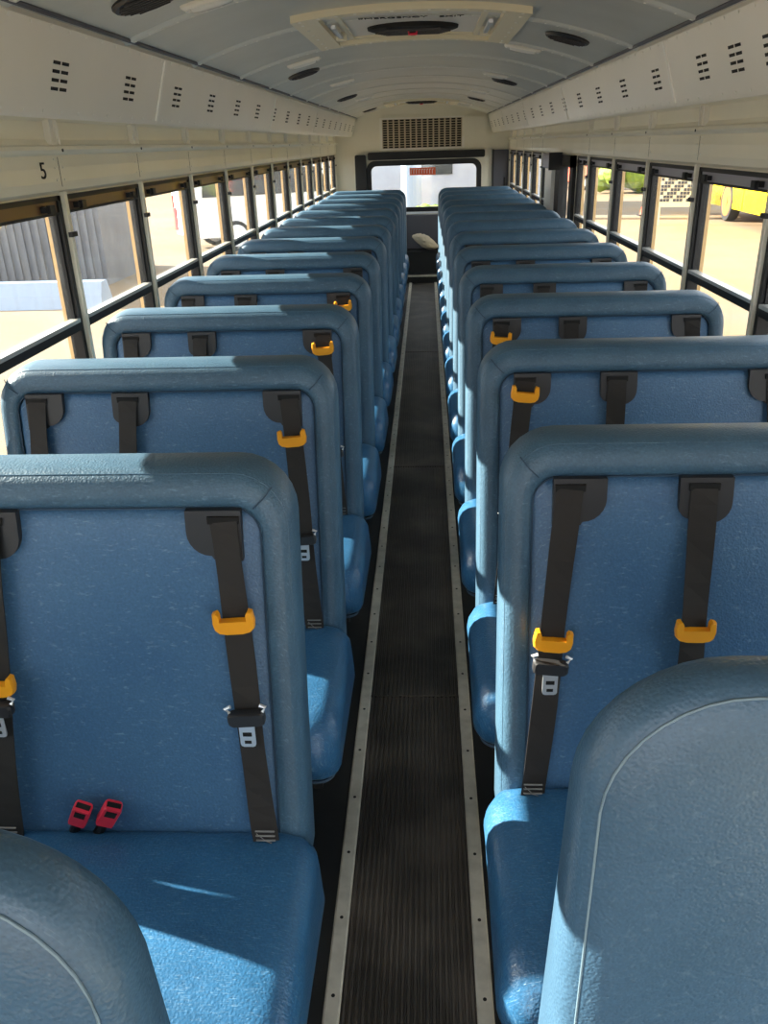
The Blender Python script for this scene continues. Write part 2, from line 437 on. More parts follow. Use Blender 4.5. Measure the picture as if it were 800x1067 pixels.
# overhead ducts: sheet metal panels with grouped slots
DT, DB = (.825, 1.926), (.885, 1.728)
def duct(s, side):
    e = empty('air_duct', (0, 0, 0))
    joints = [-.30, 1.45, 3.10, 5.35, 7.4, 9.4, YR_]
    def P(t, y, out=0.0):   # point on face, t 0 bottom..1 top ; out>0 towards aisle
        x = DB[0]+(DT[0]-DB[0])*t-out*.957; z = 1.730+.188*t-out*.29
        return (s*x, y, z)
    for a in range(len(joints)-1):
        b = MB().use('duct'); ya, yb = joints[a]+.002, joints[a+1]-.002
        prof = [(W-.006, 1.742), (DB[0]+.02, 1.722), (DB[0]+.004, 1.722), (DB[0], 1.730), (DT[0], DT[1]-.008), (DT[0]+.006, DT[1]+.012), (DT[0]+.02, DT[1]+.014), (DB[0]+.03,1.75),(W-.006,1.76)]
        b.prism(prof, lambda p: (s*p[0], ya, p[1]), lambda p: (s*p[0], yb, p[1]))
        # joint bead, rivets along the top and bottom edges
        b.use('rivet')
        b.ring_loft([[P(t, yb-.020, .005), P(t, yb-.022, -.003), P(t, yb+.001, -.003), P(t, yb-.001, .005)] for t in (0.02, .98)])
        y = ya+.06
        while y < yb-.03:
            b.cyl(P(.965, y, 0), (-s,0,-.29), .0038, .002, 7); b.cyl(P(.035, y, 0), (-s,0,-.29), .0038, .002, 7); y += .11
        pn = put('duct_panel', b, e)
    # slots
    y = (2.25 if s < 0 else 2.74) - .5225*5
    ys = []
    while y < YR_-.1:
        ys.append(y); y += .5225
    if s > 0: ys.append(2.46)
    for y in ys:
        g = MB().use('dark')
        for cy in (-.026, .026):
            for k in range(4):
                t = .30+.10*k
                q = [P(t-.020, y+cy-.0205, .0012), P(t-.020, y+cy+.0205, .0012), P(t+.020, y+cy+.0205, .0012), P(t+.020, y+cy-.0205, .0012)]
                q2 = [P(t-.020, y+cy-.0205, -.002), P(t-.020, y+cy+.0205, -.002), P(t+.020, y+cy+.0205, -.002), P(t+.020, y+cy-.0205, -.002)]
                g.ring_loft([q2, q])
        put('vent_slots', g, e)
    tag(e, 'cream sheet metal air duct with slotted vents above the %s windows' % side, 'air duct', 'overhead air ducts')
    return e
duct(-1, 'left'); duct(1, 'right')

# dark strip in the joint between duct and ceiling
for s, i in ((-1, 4), (1, 5)):
    b = MB().use('gp').tube([(s*.812, Y0+.2, 1.934), (s*.812, YR_, 1.934)], .007)
    tag(put('trim_%d' % i, b), 'thin dark strip between the %s duct and the ceiling' % ('left' if s < 0 else 'right'), 'trim', kind='structure')

# ceiling speakers, lamps, hatches
def on_ceiling(o, x, y):
    dz = (zc(x+.01)-zc(x-.01))/.02
    o.location = (x, y, zc(x)); o.rotation_euler = (0, -math.atan(dz), 0)
def speaker():
    e = empty('ceiling_speaker')
    n = 28
    b = MB().use('plastic')
    R = lambda rd, z: [(rd*cos(2*pi*k/n), rd*sin(2*pi*k/n), z) for k in range(n)]
    b.ring_loft([R(.088, .004), R(.090, -.006), R(.084, -.013), R(.078, -.012)], True, True)
    put('rim', b.mesh('rim', True), e)
    b = MB().use('dark').ring_loft([R(.078, -.011), R(.05, -.014), R(.01, -.016)])
    b.use('plastic')
    for k in range(-3, 4): 
        h = math.sqrt(.074**2-(k*.02)**2); b.box(-h, h, k*.02-.002, k*.02+.002, -.017, -.013)
    put('grille', b, e)
    return e
sp = [(-.65,2.36),(-.61,4.98),(-.61,7.65),(-.60,10.48),(.61,3.73),(.59,6.33),(.55,9.0)]
p0 = speaker()
for i, (x, y) in enumerate(sp):
    o = p0 if i == 0 else copy_tree(p0)
    on_ceiling(o, x, y)
    side = 'left' if x < 0 else 'right'; k = sum(1 for a in sp[:i] if (a[0] < 0) == (x < 0))
    tag(o, 'round black ceiling speaker, %s along the %s side of the aisle' % (['nearest the front','second back','third back','last one back'][k], side), 'speaker', 'ceiling speakers')
def lamp():
    e = empty('ceiling_lamp')
    b = MB().use('duct')
    b.ring_loft([[(x, y, z) for x, y in rr(-a, a, -c, c, .012, .012, 4)] for a, c, z in ((.085,.034,.003),(.085,.034,-.008),(.078,.028,-.014),(.066,.022,-.014))])
    put('bezel', b, e)
    b = MB().use('lens').ring_loft([[(x, y, z) for x, y in rr(-a, a, -c, c, .01, .01, 4)] for a, c, z in ((.064,.020,-.012),(.058,.016,-.022),(.03,.008,-.025))])
    put('lens', b.mesh('lens', True), e)
    for q in (-1, 1): put('screw', MB().use('chrome').cyl((q*.074, 0, -.016), (0,0,1), .004, .004, 8), e)
    return e
lp = [(-.54,2.60),(-.545,4.52),(-.51,6.16),(-.51,8.3),(.50,4.34),(.50,5.98),(.51,7.83),(.49,10.25)]
l0 = lamp()
for i, (x, y) in enumerate(lp):
    o = l0 if i == 0 else copy_tree(l0)
    on_ceiling(o, x, y)
    side = 'left' if x < 0 else 'right'; k = i % 4
    tag(o, 'small clear rectangular ceiling lamp, %s on the %s half of the ceiling' % (['nearest','second nearest','third from the front','farthest'][k], side), 'ceiling lamp', 'ceiling lamps')

def hatch(y0, y1, hw, label):
    yc = (y0+y1)/2; hl = (y1-y0)/2
    e = empty('roof_hatch', (0, yc, 0))
    def curved(b, x0, x1, ya, yb, dz0, dz1, n=18):
        R = []
        for i in range(n+1):
            x = x0+(x1-x0)*i/n; z = zc(x)
            R.append([(x, ya, z-dz0), (x, yb, z-dz0), (x, yb, z-dz1), (x, ya, z-dz1)])
        b.ring_loft(R)
    b = MB().use('hatch'); fw = .055
    for (x0, x1, ya, yb) in ((-hw, hw, -hl, -hl+fw), (-hw, hw, hl-fw, hl), (-hw, -hw+fw*1.6, -hl+fw, hl-fw), (hw-fw*1.6, hw, -hl+fw, hl-fw)):
        curved(b, x0, x1, ya, yb, -.004, .022, 18 if x1-x0 > .3 else 3)
    b.use('rivet')
    for i in range(13):
        x = -hw+.03+(2*hw-.06)*i/12
        for yy in (-hl+.02, hl-.02): b.cyl((x, yy, zc(x)-.024), (0,0,1), .006, .003, 8)
    for i in range(6):
        yy = -hl+.1+(2*hl-.2)*i/5
        for q in (-1, 1): b.cyl((q*(hw-.03), yy, zc(hw-.03)-.024), (0,0,1), .006, .003, 8)
    put('frame', b, e)
    b = MB().use('hatchin'); curved(b, -hw+fw*1.6, hw-fw*1.6, -hl+fw, hl-fw, -.003, .004)
    iw, il = hw-fw*1.6-.05, hl-fw-.06
    b.use('hatch')
    for (x0, x1, ya, yb) in ((-iw, iw, -il, -il+.02), (-iw, iw, il-.02, il), (-iw, -iw+.02, -il, il), (iw-.02, iw, -il, il)):
        curved(b, x0, x1, ya, yb, .002, .012, 12 if x1-x0 > .3 else 2)
    put('lid', b, e)
    # dark oval vent with red release handle
    b = MB().use('dark'); n = 36
    oy = .10
    b.ring_loft([[(rx*cos(2*pi*k/n), oy+ry*sin(2*pi*k/n), zc(.1)-d) for k in range(n)] for rx, ry, d in ((.185,.115,-.002),(.18,.11,.018),(.16,.09,.024))])
    b.use('plastic')
    for k in range(-4, 5): b.box(-.15+abs(k)*.01, .15-abs(k)*.01, oy+k*.018-.003, oy+k*.018+.003, zc(.1)-.030, zc(.1)-.022)
    put('vent_cover', b, e)
    b = MB().use('red').tube([(-.016,oy-.05,zc(0)-.028),(-.016,oy-.05,zc(0)-.040),(.016,oy-.05,zc(0)-.040),(.016,oy-.05,zc(0)-.028)], .005)
    b.use('steel').box(-.01, .01, oy-.05, oy+.05, zc(0)-.036, zc(0)-.028)
    h = put('release_handle', b, e)
    h['label'] = 'small red release handle'
    for txt, x in (('EMERGENCY', -.07), ('EXIT', .145)):
        t = put('lettering', text_mesh(txt, .045, 'dark'), e, (x, -.20, zc(x)-.012)); t.rotation_euler = (pi, 0, 0)
        t['label'] = 'small black lettering'
    for q in (-1, 1):
        b = MB().use('chrome')
        b.box(q*(hw-.12)-.008, q*(hw-.12)+.008, -.2, .16, zc(hw-.12)-.028, zc(hw-.12)-.016)
        b.use('hatch').box(q*(hw-.12)-.02, q*(hw-.12)+.02, .12, .16, zc(hw-.12)-.034, zc(hw-.12))
        put('hinge_arm', b, e)
    tag(e, label, 'roof hatch', 'emergency roof hatches')
hatch(3.20, 4.13, .41, 'large cream framed emergency roof hatch nearest the front, with a dark oval vent')
hatch(9.9, 10.7, .41, 'cream framed roof hatch at the far rear of the ceiling')

# ------------------------------------------------------------------ rear wall
WX0, WX1, WZ0, WZ1 = -.665, .70, .86, 1.385
b = MB().use('cream')
b.box(-W, WX0, YR_, YR_+.08, 0, 1.88); b.box(WX1, W, YR_, YR_+.08, 0, 1.88)
b.box(WX0, WX1, YR_, YR_+.08, 0, WZ0); b.box(WX0, WX1, YR_, YR_+.08, WZ1, 1.88)
arch = [(x, zc(x)+.03) for x in xs if abs(x) < .97]
b.prism([(-.97, 1.88)]+arch+[(.97, 1.88)], lambda p: (p[0], YR_, p[1]), lambda p: (p[0], YR_+.08, p[1]))
# horizontal swage below the grille, arch bulkhead
b.box(-W, W, YR_-.012, YR_, 1.555, 1.575)
b.box(.50, .80, YR_-.06, YR_, 1.69, 1.91)
tag(put('wall_rear', b), 'cream painted rear bulkhead of the bus', 'wall', kind='structure')
e = empty('window_%d' % wi, ((WX0+WX1)/2, YR_, (WZ0+WZ1)/2)); wi += 1
hw, hh = (WX1-WX0)/2, (WZ1-WZ0)/2
b = MB().use('blk')
o_, i_ = rr(-hw-.05, hw+.05, -hh-.05, hh+.05, .11, .11), rr(-hw+.012, hw-.012, -hh+.012, hh-.012, .07, .07)
b.ring_loft([[(x, -.005, z) for x, z in o_], [(x, -.03, z) for x, z in o_], [(x, -.03, z) for x, z in i_], [(x, .03, z) for x, z in i_]], False, False)
put('frame', b, e)
put('pane', MB().use('glass').box(-hw, hw, .01, .014, -hh, hh), e)
st = put('sticker', MB().use('orange').box(-.18, .15, .004, .008, hh-.13, hh-.045), e); st['label'] = 'orange-red sticker with pale lettering'
b = MB().use('white')
for k in range(9): 
    b.box(-.165+k*.034, -.165+k*.034+.006, .001, .004, hh-.115, hh-.06)
    b.box(-.165+k*.034, -.165+k*.034+.02, .001, .004, hh-.068, hh-.06)
sm = put('sticker_lettering', b, st)
tag(e, 'wide rear window with rounded black rubber frame and orange sticker', 'window', kind='structure')
b = MB().use('blk').ring_loft([[(x, YR_-d, z) for x, z in rr(-.69, .79, 1.445, 1.535, .02, .02, 4)] for d in (0, .05, .06)])
tag(put('roller_housing', b), 'long black horizontal housing mounted above the rear window', 'housing')
b = MB().use('blk').ring_loft([[(x, YR_-d, z) for x, z in rr(-.855, -.715, .92, 1.51, .02, .02, 4)] for d in (0, .06, .07)])
tag(put('black_cabinet', b), 'upright black box on the rear wall left of the rear window', 'cabinet')
b = MB().use('gp').ring_loft([[(x, YR_-d, z) for x, z in rr(.90, 1.085, .75, 1.525, .012, .012, 4)] for d in (0, .05, .055)])
b.use('blk').box(.885, .905, YR_-.06, YR_, .75, 1.53)
b.box(1.03, 1.05, YR_-.07, YR_-.05, 1.05, 1.2)
tag(put('grey_locker', b), 'tall dark grey locker in the right rear corner', 'locker')
# air conditioner grille
e = empty('air_conditioner_grille', (0, YR_, 1.74))
b = MB().use('duct')
gx, gz = .50, .165
for (x0, x1, z0, z1) in ((-gx-.03, gx+.03, gz, gz+.02), (-gx-.03, gx+.03, -gz-.02, -gz), (-gx-.03, -gx, -gz, gz), (gx, gx+.03, -gz, gz)): b.box(x0, x1, -.03, 0, z0, z1)
put('frame', b, e)
put('backing', MB().use('dark').box(-gx, gx, -.006, 0, -gz, gz), e)
b = MB().use('beige')
for k in range(15): x = -gx+2*gx*k/14; b.box(x-.010, x+.010, -.026, -.008, -gz, gz)
for k in range(13): z = -gz+2*gz*k/12; b.box(-gx, gx, -.018, -.010, z-.004, z+.004)
put('louvre_grid', b, e)
tag(e, 'wide louvred air conditioner grille high on the rear wall', 'grille')
# engine box + dark upholstery between the last seats
b = MB().use('floor')
for a, c, z0, z1, yy in ((-.9, .9, .10, .36, 10.86),): b.box(a, c, yy, YR_-.02, z0, z1)
b.use('blk').box(-.9, .9, 10.85, 10.87, .35, .365)
tag(put('engine_cover', b), 'low black engine cover box under the rear window', 'engine cover')
b = MB().use('gp').ring_loft([[(x, YR_-d, z) for x, z in rr(-.55, .55, .367, .78, .03, .01, 5)] for d in (.02, .10, .115)])
tag(put('rear_storage_box', b), 'dark storage box standing against the rear wall below the window', 'storage box')
b = MB().use('white').box(-.62, .66, YR_-.04, YR_, .79, .815)
tag(put('trim_6', b), 'pale sill strip just below the rear window', 'trim', kind='structure')
# crumpled beige bag
b = MB().use('beige'); n = 20; R = []
for i in range(12):
    t = i/11; a = .125*math.sin(pi*min(max(t,.03),.97))**.6
    cx = -.12+.30*t; cz = .56-.13*t
    R.append([(cx+.03*cos(2*pi*k/n)*(1 if i%2 else .6), 10.97+a*.8*cos(2*pi*k/n)*(1+.12*sin(3*k+i)), cz-.02+a*.62*sin(2*pi*k/n)*(1+.14*sin(2.3*k+i*1.7))) for k in range(n)])
b.ring_loft(R)
tag(put('cloth_bag', b.mesh('cloth_bag', True)), 'crumpled beige cloth bag slumped on the engine cover at the end of the aisle', 'bag')

# ------------------------------------------------------------------ seats
BW = .44         # half width
ZB, ZTOP = .345, 1.146
LEAN = .17
def lean(y, z): return y+LEAN*(z-1.12)
def back_meshes():
    n = 8
    def ring(il, it, ib, y, rt, rb=.03):
        return [(x, lean(y, z), z) for x, z in rr(-BW+il, BW-il, ZB+ib, ZTOP-it, max(rt, .005), max(rb, .004), n)]
    b = MB().use('vinyl')
    rings = [ring(.06,.06,.05,.112,.06), ring(.022,.020,.02,.108,.085,.03), ring(.006,.006,.006,.096,.098,.03), ring(0,0,0,.078,.10), ring(0,0,0,.045,.10), ring(0,.002,0,.022,.10),
             ring(.004,.006,.004,.008,.097), ring(.011,.014,.008,-.003,.090), ring(.020,.025,.010,-.008,.081), ring(.034,.042,.011,-.0105,.068), ring(.046,.057,.012,-.010,.056), ring(.053,.065,.012,-.004,.050), ring(.056,.069,.012,.008,.046), ring(.056,.069,.012,.02,.046)]
    b.ring_loft(rings, True, False)
    # mitre stitches on the border corners and the fold seam
    b.use('seam')
    for q in (-1, 1):
        b.tube([(q*(BW-.064), lean(-.011, ZTOP-.066), ZTOP-.066), (q*(BW-.045), lean(-.0175, ZTOP-.047), ZTOP-.047), (q*(BW-.03), lean(-.006, ZTOP-.030), ZTOP-.030)], .0012, 5)
    R = ring(.0545,.0675,.012,-.003,.047)
    b.tube(R+[R[0]], .0022, 5)
    b.use('vinyl')
    R = ring(.008,.010,.004,.003,.094); b.tube(R[n//2:-n//2], .0016, 6)
    back = b.mesh('backrest', True)
    b = MB().use('vinyl_panel')
    b.ring_loft([ring(.055,.068,.010,.018,.046), ring(.057,.072,.014,.002,.045), ring(.07,.09,.02,-.004,.04), ring(.11,.14,.05,-.008,.03), ring(.2,.25,.14,-.010,.02)], False, True)
    return back, b.mesh('back_panel', True)
def cushion_mesh(s):
    # s: side of the aisle edge in local x (+1 for left seats)
    xa, xb = (-.44, .468) if s > 0 else (-.468, .44)
    n = 8
    b = MB().use('cushion')
    rings = []
    def Yr(y): return y
    for inset, z, rad in ((.07,.282,.03),(.03,.285,.04),(.010,.296,.05),(.001,.318,.06),(0,.35,.062),(0,.395,.062),(.003,.42,.062),(.012,.441,.06),(.03,.455,.055),(.05,.4615,.05),(.11,.464,.04),(.17,.465,.03)):
        P = rr(xa+inset, xb-inset, -.555+inset, -.105-inset*.8, rad, rad, n)
        R = []
        for (x, y) in P:
            zz = z
            if z > .30: zz -= .030*max(0, (-.40-y)/.155)**2*(1 if z > .4 else .4)
            R.append((x+.003*sin(31*y+z*40)*(1 if z<.44 else 0), y+.003*sin(23*x+z*55), zz))
        rings.append(R)
    b.ring_loft(rings)
    b.use('seam')
    P = [(x, y, .2815) for x, y in rr(xa+.02, xb-.02, -.535, -.12, .04, .04, n)]
    b.tube(P+[P[0]], .004, 5)
    return b.mesh('seat_cushion', True)
back_me, panel_me = back_meshes()
cush_me = {1: cushion_mesh(1), -1: cushion_mesh(-1)}
def leg_mesh():
    b = MB().use('steel')
    b.box(-.02, .02, -.02, .02, 0, .29); b.box(-.03, .03, -.20, .20, 0, .012); b.box(-.018, .018, -.2, .2, .255, .285)
    b.tube([(0,-.18,.01),(0,-.02,.24)], .012); b.tube([(0,.18,.01),(0,.02,.24)], .012)
    return b.mesh('seat_leg')
def rail_mesh():
    b = MB().use('steel'); b.box(-.42, .42, -.19, -.16, .25, .283); b.box(-.42, .42, .16, .19, .25, .283)
    return b.mesh('seat_frame')
leg_me = leg_mesh(); rail_me = rail_mesh()
# belt bracket (D plate); ext: -1 left, +1 right, 0 both
def bracket_mesh(ext):
    b = MB().use('plastic')
    zt, zb = 1.080, .997
    xl, xr = -.030, .030
    P = []
    def arc(cx, cz, rad, a0, a1, k=6): return [(cx+rad*cos(a0+(a1-a0)*i/k), cz+rad*sin(a0+(a1-a0)*i/k)) for i in range(k+1)]
    if ext > 0: P = [(xl, zt), (xl, zb-.005)]+[(.020, zb-.002)]+arc(.024, zb+.046, .042, -pi/2, 0)+[(.066, zt)]
    elif ext < 0: P = [(-x, z) for x, z in ([(xl, zt), (xl, zb-.005)]+[(.020, zb-.002)]+arc(.024, zb+.046, .042, -pi/2, 0)+[(.066, zt)])][::-1]
    else: P = [(-.042, zt)]+arc(-.020, zb+.030, .022, pi, 1.5*pi)+arc(.014, zb+.038, .038, -pi/2, 0)+[(.052, zt)]
    y0, y1 = -.004, -.019
    b.prism(P, lambda p: (p[0], lean(y0, p[1]), p[1]), lambda p: (p[0], lean(y1, p[1]), p[1]))
    b.use('slot').box(-.027, .027, lean(-.024, 1.07), lean(-.015, 1.07), 1.058, 1.071)
    return b.mesh('belt_bracket')
br_me = {k: bracket_mesh(k) for k in (-1, 0, 1)}
def slider_mesh():
    b = MB().use('yellow')
    P = [(-.035, .020), (-.028, .022), (-.025, .016), (-.025, .004), (.025, .004), (.025, .016), (.028, .022), (.035, .020), (.037, .0), (.035, -.012), (.028, -.019), (.015, -.022), (-.015, -.022), (-.028, -.019), (-.035, -.012), (-.037, 0)]
    b.ring_loft([[(x*sc, y, z*sc) for x, z in P] for sc, y in ((.97, .004), (1, 0), (1, -.008), (.94, -.012))])
    return b.mesh('belt_slider')
def tongue_meshes():
    b = MB().use('plastic')
    b.ring_loft([[(x, y, z) for x, z in rr(-.033*k, .033*k, -.014*k, .012*k, .006, .008, 4)] for k, y in ((.95, .004), (1, 0), (1, -.012), (.9, -.016))])
    b.use('chrome')
    for q in (-1, 1): b.tube([(q*.030, -.004, .010), (q*.036, -.004, .020), (q*.026, -.004, .024)], .0035, 6)
    holder = b.mesh('belt_tongue')
    b = MB().use('chrome')
    b.box(-.014, .014, -.014, -.011, -.052, -.010); b.ring_loft([[(x, y, z) for x, z in rr(-.014, .014, -.058, -.045, .002, .006, 3)] for y in (-.011, -.014)])
    b.use('slot').box(-.008, .008, -.0152, -.013, -.034, -.026); b.box(-.006, .006, -.0152, -.013, -.050, -.044)
    return holder, b.mesh('tongue_plate')
sl_me = slider_mesh(); tg_me, tp_me = tongue_meshes()
_wc = {}
def web_mesh(path, key):
    if key in _wc: return _wc[key]
    b = MB().use('web'); hw_ = .0235; R = []
    pts = []
    N = 18
    def interp(t):
        k = t*(len(path)-1); i = min(int(k), len(path)-2); f = k-i
        return [path[i][j]*(1-f)+path[i+1][j]*f for j in range(3)]
    for i in range(N+1):
        x, z, yo = interp(i/N)
        pts.append((x, lean(yo, z), z))
    for i, (x, y, z) in enumerate(pts):
        j, k = max(i-1, 0), min(i+1, N)
        dx, dz = pts[k][0]-pts[j][0], pts[k][2]-pts[j][2]; l = math.hypot(dx, dz); nx, nz = -dz/l, dx/l
        tw = .004*sin(i*.7)
        R.append([(x-nx*hw_, y+tw, z-nz*hw_), (x+nx*hw_, y-tw, z+nz*hw_), (x+nx*hw_, y-tw+.0022, z+nz*hw_), (x-nx*hw_, y+tw+.0022, z-nz*hw_)])
    b.ring_loft(R)
    # loop end
    x, y, z = pts[-1]
    b.box(x-.02, x+.02, y-.002, y+.016, z-.03, z+.004)
    b.use('stitch')
    x, y, z = pts[-2]
    for q in range(4): b.box(x-.018, x+.018, y-.0045, y-.0015, z+.034-q*.011, z+.0355-q*.011)
    b.tube([(x-.016,y-.004,z+.03),(x+.0,y-.004,z+.012),(x+.016,y-.004,z+.004)], .0009, 4)
    _wc[key] = b.mesh('webbing'); return _wc[key]

def seat(s, n):
    """s=-1 left row, +1 right row"""
    Yn = (1.269 if s < 0 else 1.397)+.7297*n
    e = empty('bus_seat', (s*.625, Yn, 0))
    put('backrest', back_me, e); put('back_panel', panel_me, e); put('seat_cushion', cush_me[-s], e)
    put('seat_leg', leg_me, e, (-s*.30, -.33, 0)); put('seat_leg', leg_me, e, (s*.33, -.33, 0)); put('seat_frame', rail_me, e, (0, -.33, 0))
    # belts: local x top, ext, drift at the bottom
    if s < 0: spec = [(-.325, 1, -.02), (-.088, 0, -.035), (.325, -1, .045)]
    else: spec = [(-.32, 1, -.058), (-.083, 0, -.01), (.32, -1, .045)]
    for bi, (x, ext, dr) in enumerate(spec):
        aisle = (s < 0 and bi == 2) or (s > 0 and bi == 0)
        sb = put('seat_belt', web_mesh([(x, 1.066, -.022), (x+dr*.22, .95, -.030), (x+dr*.45, .80, -.036), (x+dr*.62, .66, -.040), (x+dr*.85, .52, -.044), (x+dr, .43, -.040)], (s, bi)), e)
        put('belt_bracket', br_me[ext], sb, (x, 0, 0))
        if aisle: zs = ({0: .895, 1: .970, 2: 1.026, 3: 1.032} if s < 0 else {0: .785, 1: 1.035, 2: 1.020}).get(n, None)
        else: zs = {(-1, 0, 1): .775, (1, 0, 1): .805, (1, 0, 2): .80, (-1,0,0): .8}.get((s, n, bi), .55 if n < 3 else None)
        if n > 3 and aisle: zs = 1.0-.25*((n*37 % 7)/7)
        if zs is None: continue
        zt = {(-1, 0): .72, (-1, 1): .712, (1, 0): .688, (1, 1): .70}.get((s, n), .68) if aisle else (.735 if zs > .6 else .50)
        if (s, n, bi) == (1, 0, 1): zt = .70
        if (s, n, bi) == (1, 0, 0): zt = .738
        for me, z, yo, nm_ in ((sl_me, zs, -.040, 'belt_slider'), (tg_me, zt, -.046, 'belt_tongue')):
            t = (1.074-z)/(1.074-.43); xx = x+dr*t
            o = put(nm_, me, sb, (xx, lean(yo, z), z)); o.rotation_euler = (0, math.atan(dr/.64)*-1 if True else 0, 0)
            if nm_ == 'belt_slider': o['label'] = 'orange-yellow plastic belt slider'
            else: 
                # tongue plate belongs to the belt as well
                o2 = put('tongue_plate', tp_me, sb, (xx, lean(yo, z), z)); o2['label'] = 'bright metal latch plate'
    if s < 0 and n == 0:
        for bx, rz in ((.625-.617, .35), (.625-.565, .55)):
            bb = MB().use('red')
            bb.ring_loft([[(x, y, z) for x, z in rr(-.017*k, .017*k, -.004, .052, .006, .004, 4)] for k, y in ((.9, .010), (1, .006), (1, -.008), (.9, -.012))])
            bb.use('slot').box(-.010, .010, -.0135, -.010, .030, .046)
            bb.box(-.013, .013, -.006, .004, .050, .0535)
            bb.use('steel').tube([(0, 0, -.05), (0, 0, 0)], .010)
            o = put('belt_buckle', bb, e, (bx, -.135, .490)); o.rotation_euler = (.25, .45 if bx < .03 else .5, rz-.3)
            o['label'] = 'red plastic belt buckle'
    side = 'left' if s < 0 else 'right'
    extra = {(-1,0): 'nearest left of the aisle, two red buckles on its cushion',
             (1,0): 'nearest right of the aisle, half hidden by barrier',
             (-1,1): 'second in the left row, behind the one with buckles',
             (-1,12): 'last of the left row, nearest the rear wall', (1,12): 'last of the right row, nearest the rear wall'}
    lab = 'blue vinyl bus seat, '+extra.get((s, n), '%s from the front in the %s row' % (ORD[n], side))
    tag(e, lab, 'bus seat', 'blue seats of the %s row' % side)
for n in range(13):
    seat(-1, n); seat(1, n)

# ------------------------------------------------------------------ padded barriers in front of the first seats
def barrier(s, Yb, label, hb=1.17):
    e = empty('padded_barrier', (s*.625, Yb, 0))
    n = 10
    def ring(i, it, y, rt): return [(x*(1-.045*min(1, max(0, (z-.72)/.42))), y+.04*(z-1.1)+max(0, y)*2.2*(hb-z), z) for x, z in rr(-BW+i, BW-i, .36+i*.3, hb-it, max(rt, .01), .02, n)]
    b = MB().use('barrier')
    b.ring_loft([ring(.05,.05,.058,.10), ring(.02,.02,.055,.13), ring(.006,.006,.046,.15), ring(.001,.001,.034,.155), ring(.0,.0,.018,.155), ring(.004,.003,.005,.15), ring(.012,.008,-.004,.145), ring(.022,.014,-.009,.14)], True, False)
    put('side_border', b.mesh('side_border', True), e)
    b = MB().use('barrier')
    b.ring_loft([ring(.022,.014,-.008,.14), ring(.026,.018,-.012,.136), ring(.06,.06,-.018,.11), ring(.12,.12,-.022,.08), ring(.25,.3,-.024,.05)], False, True)
    put('front_panel', b.mesh('front_panel', True), e)
    b = MB().use('piping'); R = ring(.023,.015,-.0105,.139); b.tube(R[n//2:-n//2], .0015, 6)
    put('piping', b.mesh('piping', True), e)
    b = MB().use('steel')
    for q in (-.38, .38): b.tube([(q, .05, 0), (q, .05, .40)], .016)
    put('legs', b, e)
    tag(e, label, 'barrier', 'padded barriers ahead of the first seats')
barrier(-1, .432, 'greyish blue padded barrier at the front left, covering part of the first cushion', 1.157)
barrier(1, .65, 'tall greyish blue padded barrier at the front right of the aisle', 1.168)

# ------------------------------------------------------------------ outside
ZG = -.75
b = MB().use('ground').box(-90, 90, -40, 130, ZG-.2, ZG)
tag(put('ground', b), 'sunlit tan and grey paved lot around the bus', 'ground', kind='structure')

V['asphalt'] = mat('asphalt', '8D8E90', .9, var=(3, '7E7F82', .3, .7))
V['corr'] = mat('corrugated_grey', '6E7076', .6, var=(2, '5E6066', .3, .7))
V['tanwall'] = mat('tan_wall', 'D9A45C', .8, var=(1.5, 'C98F4A', .3, .7))
V['leaf'] = mat('leaf_lime', '8FA838', .7, bump=(12, .8, .05), var=(5, '68842A', .35, .65))
V['leafd'] = mat('leaf_dark', '36432A', .8, bump=(10, .8, .05), var=(4, '283320', .35, .65))
V['tyre'] = mat('tyre', '1E1E1E', .8)
V['busy'] = mat('bright_bus_yellow', 'F6CF12', .35)
V['pale'] = mat('pale_concrete', 'CFCFC8', .8, var=(1, 'C2C2BC', .3, .7))
V['cone'] = mat('cone_orange', 'E0492A', .6)
V['redlens'] = mat('red_lens', 'D0202C', .3)
V['paleblue'] = mat('pale_blue', '93A3B8', .5)

# grey shed
e = empty('metal_shed', (-10.6, 17.6, ZG))
b = MB().use('corr').box(-4.4, 4.4, -1.4, 1.4, 0, 3.6)
x = -4.4
while x < 4.4: b.box(x, x+.07, -1.44, -1.4, .05, 3.55); x += .16
put('wall_sheets', b, e)
put('roof', MB().use('corr').box(-4.6, 4.6, -1.6, 1.6, 3.6, 3.7), e)
tag(e, 'long grey corrugated metal shed outside the nearest left windows', 'shed')
b = MB().use('paleblue')
b.prism([(-.3,0),(-.22,.3),(-.12,.6),(.12,.6),(.22,.3),(.3,0)], lambda p: (-13, 13.9+p[0], ZG+p[1]*.7), lambda p: (-5.4, 13.9+p[0], ZG+p[1]*.7))
tag(put('concrete_barrier', b), 'low pale barrier running in front of the grey shed', 'barrier')

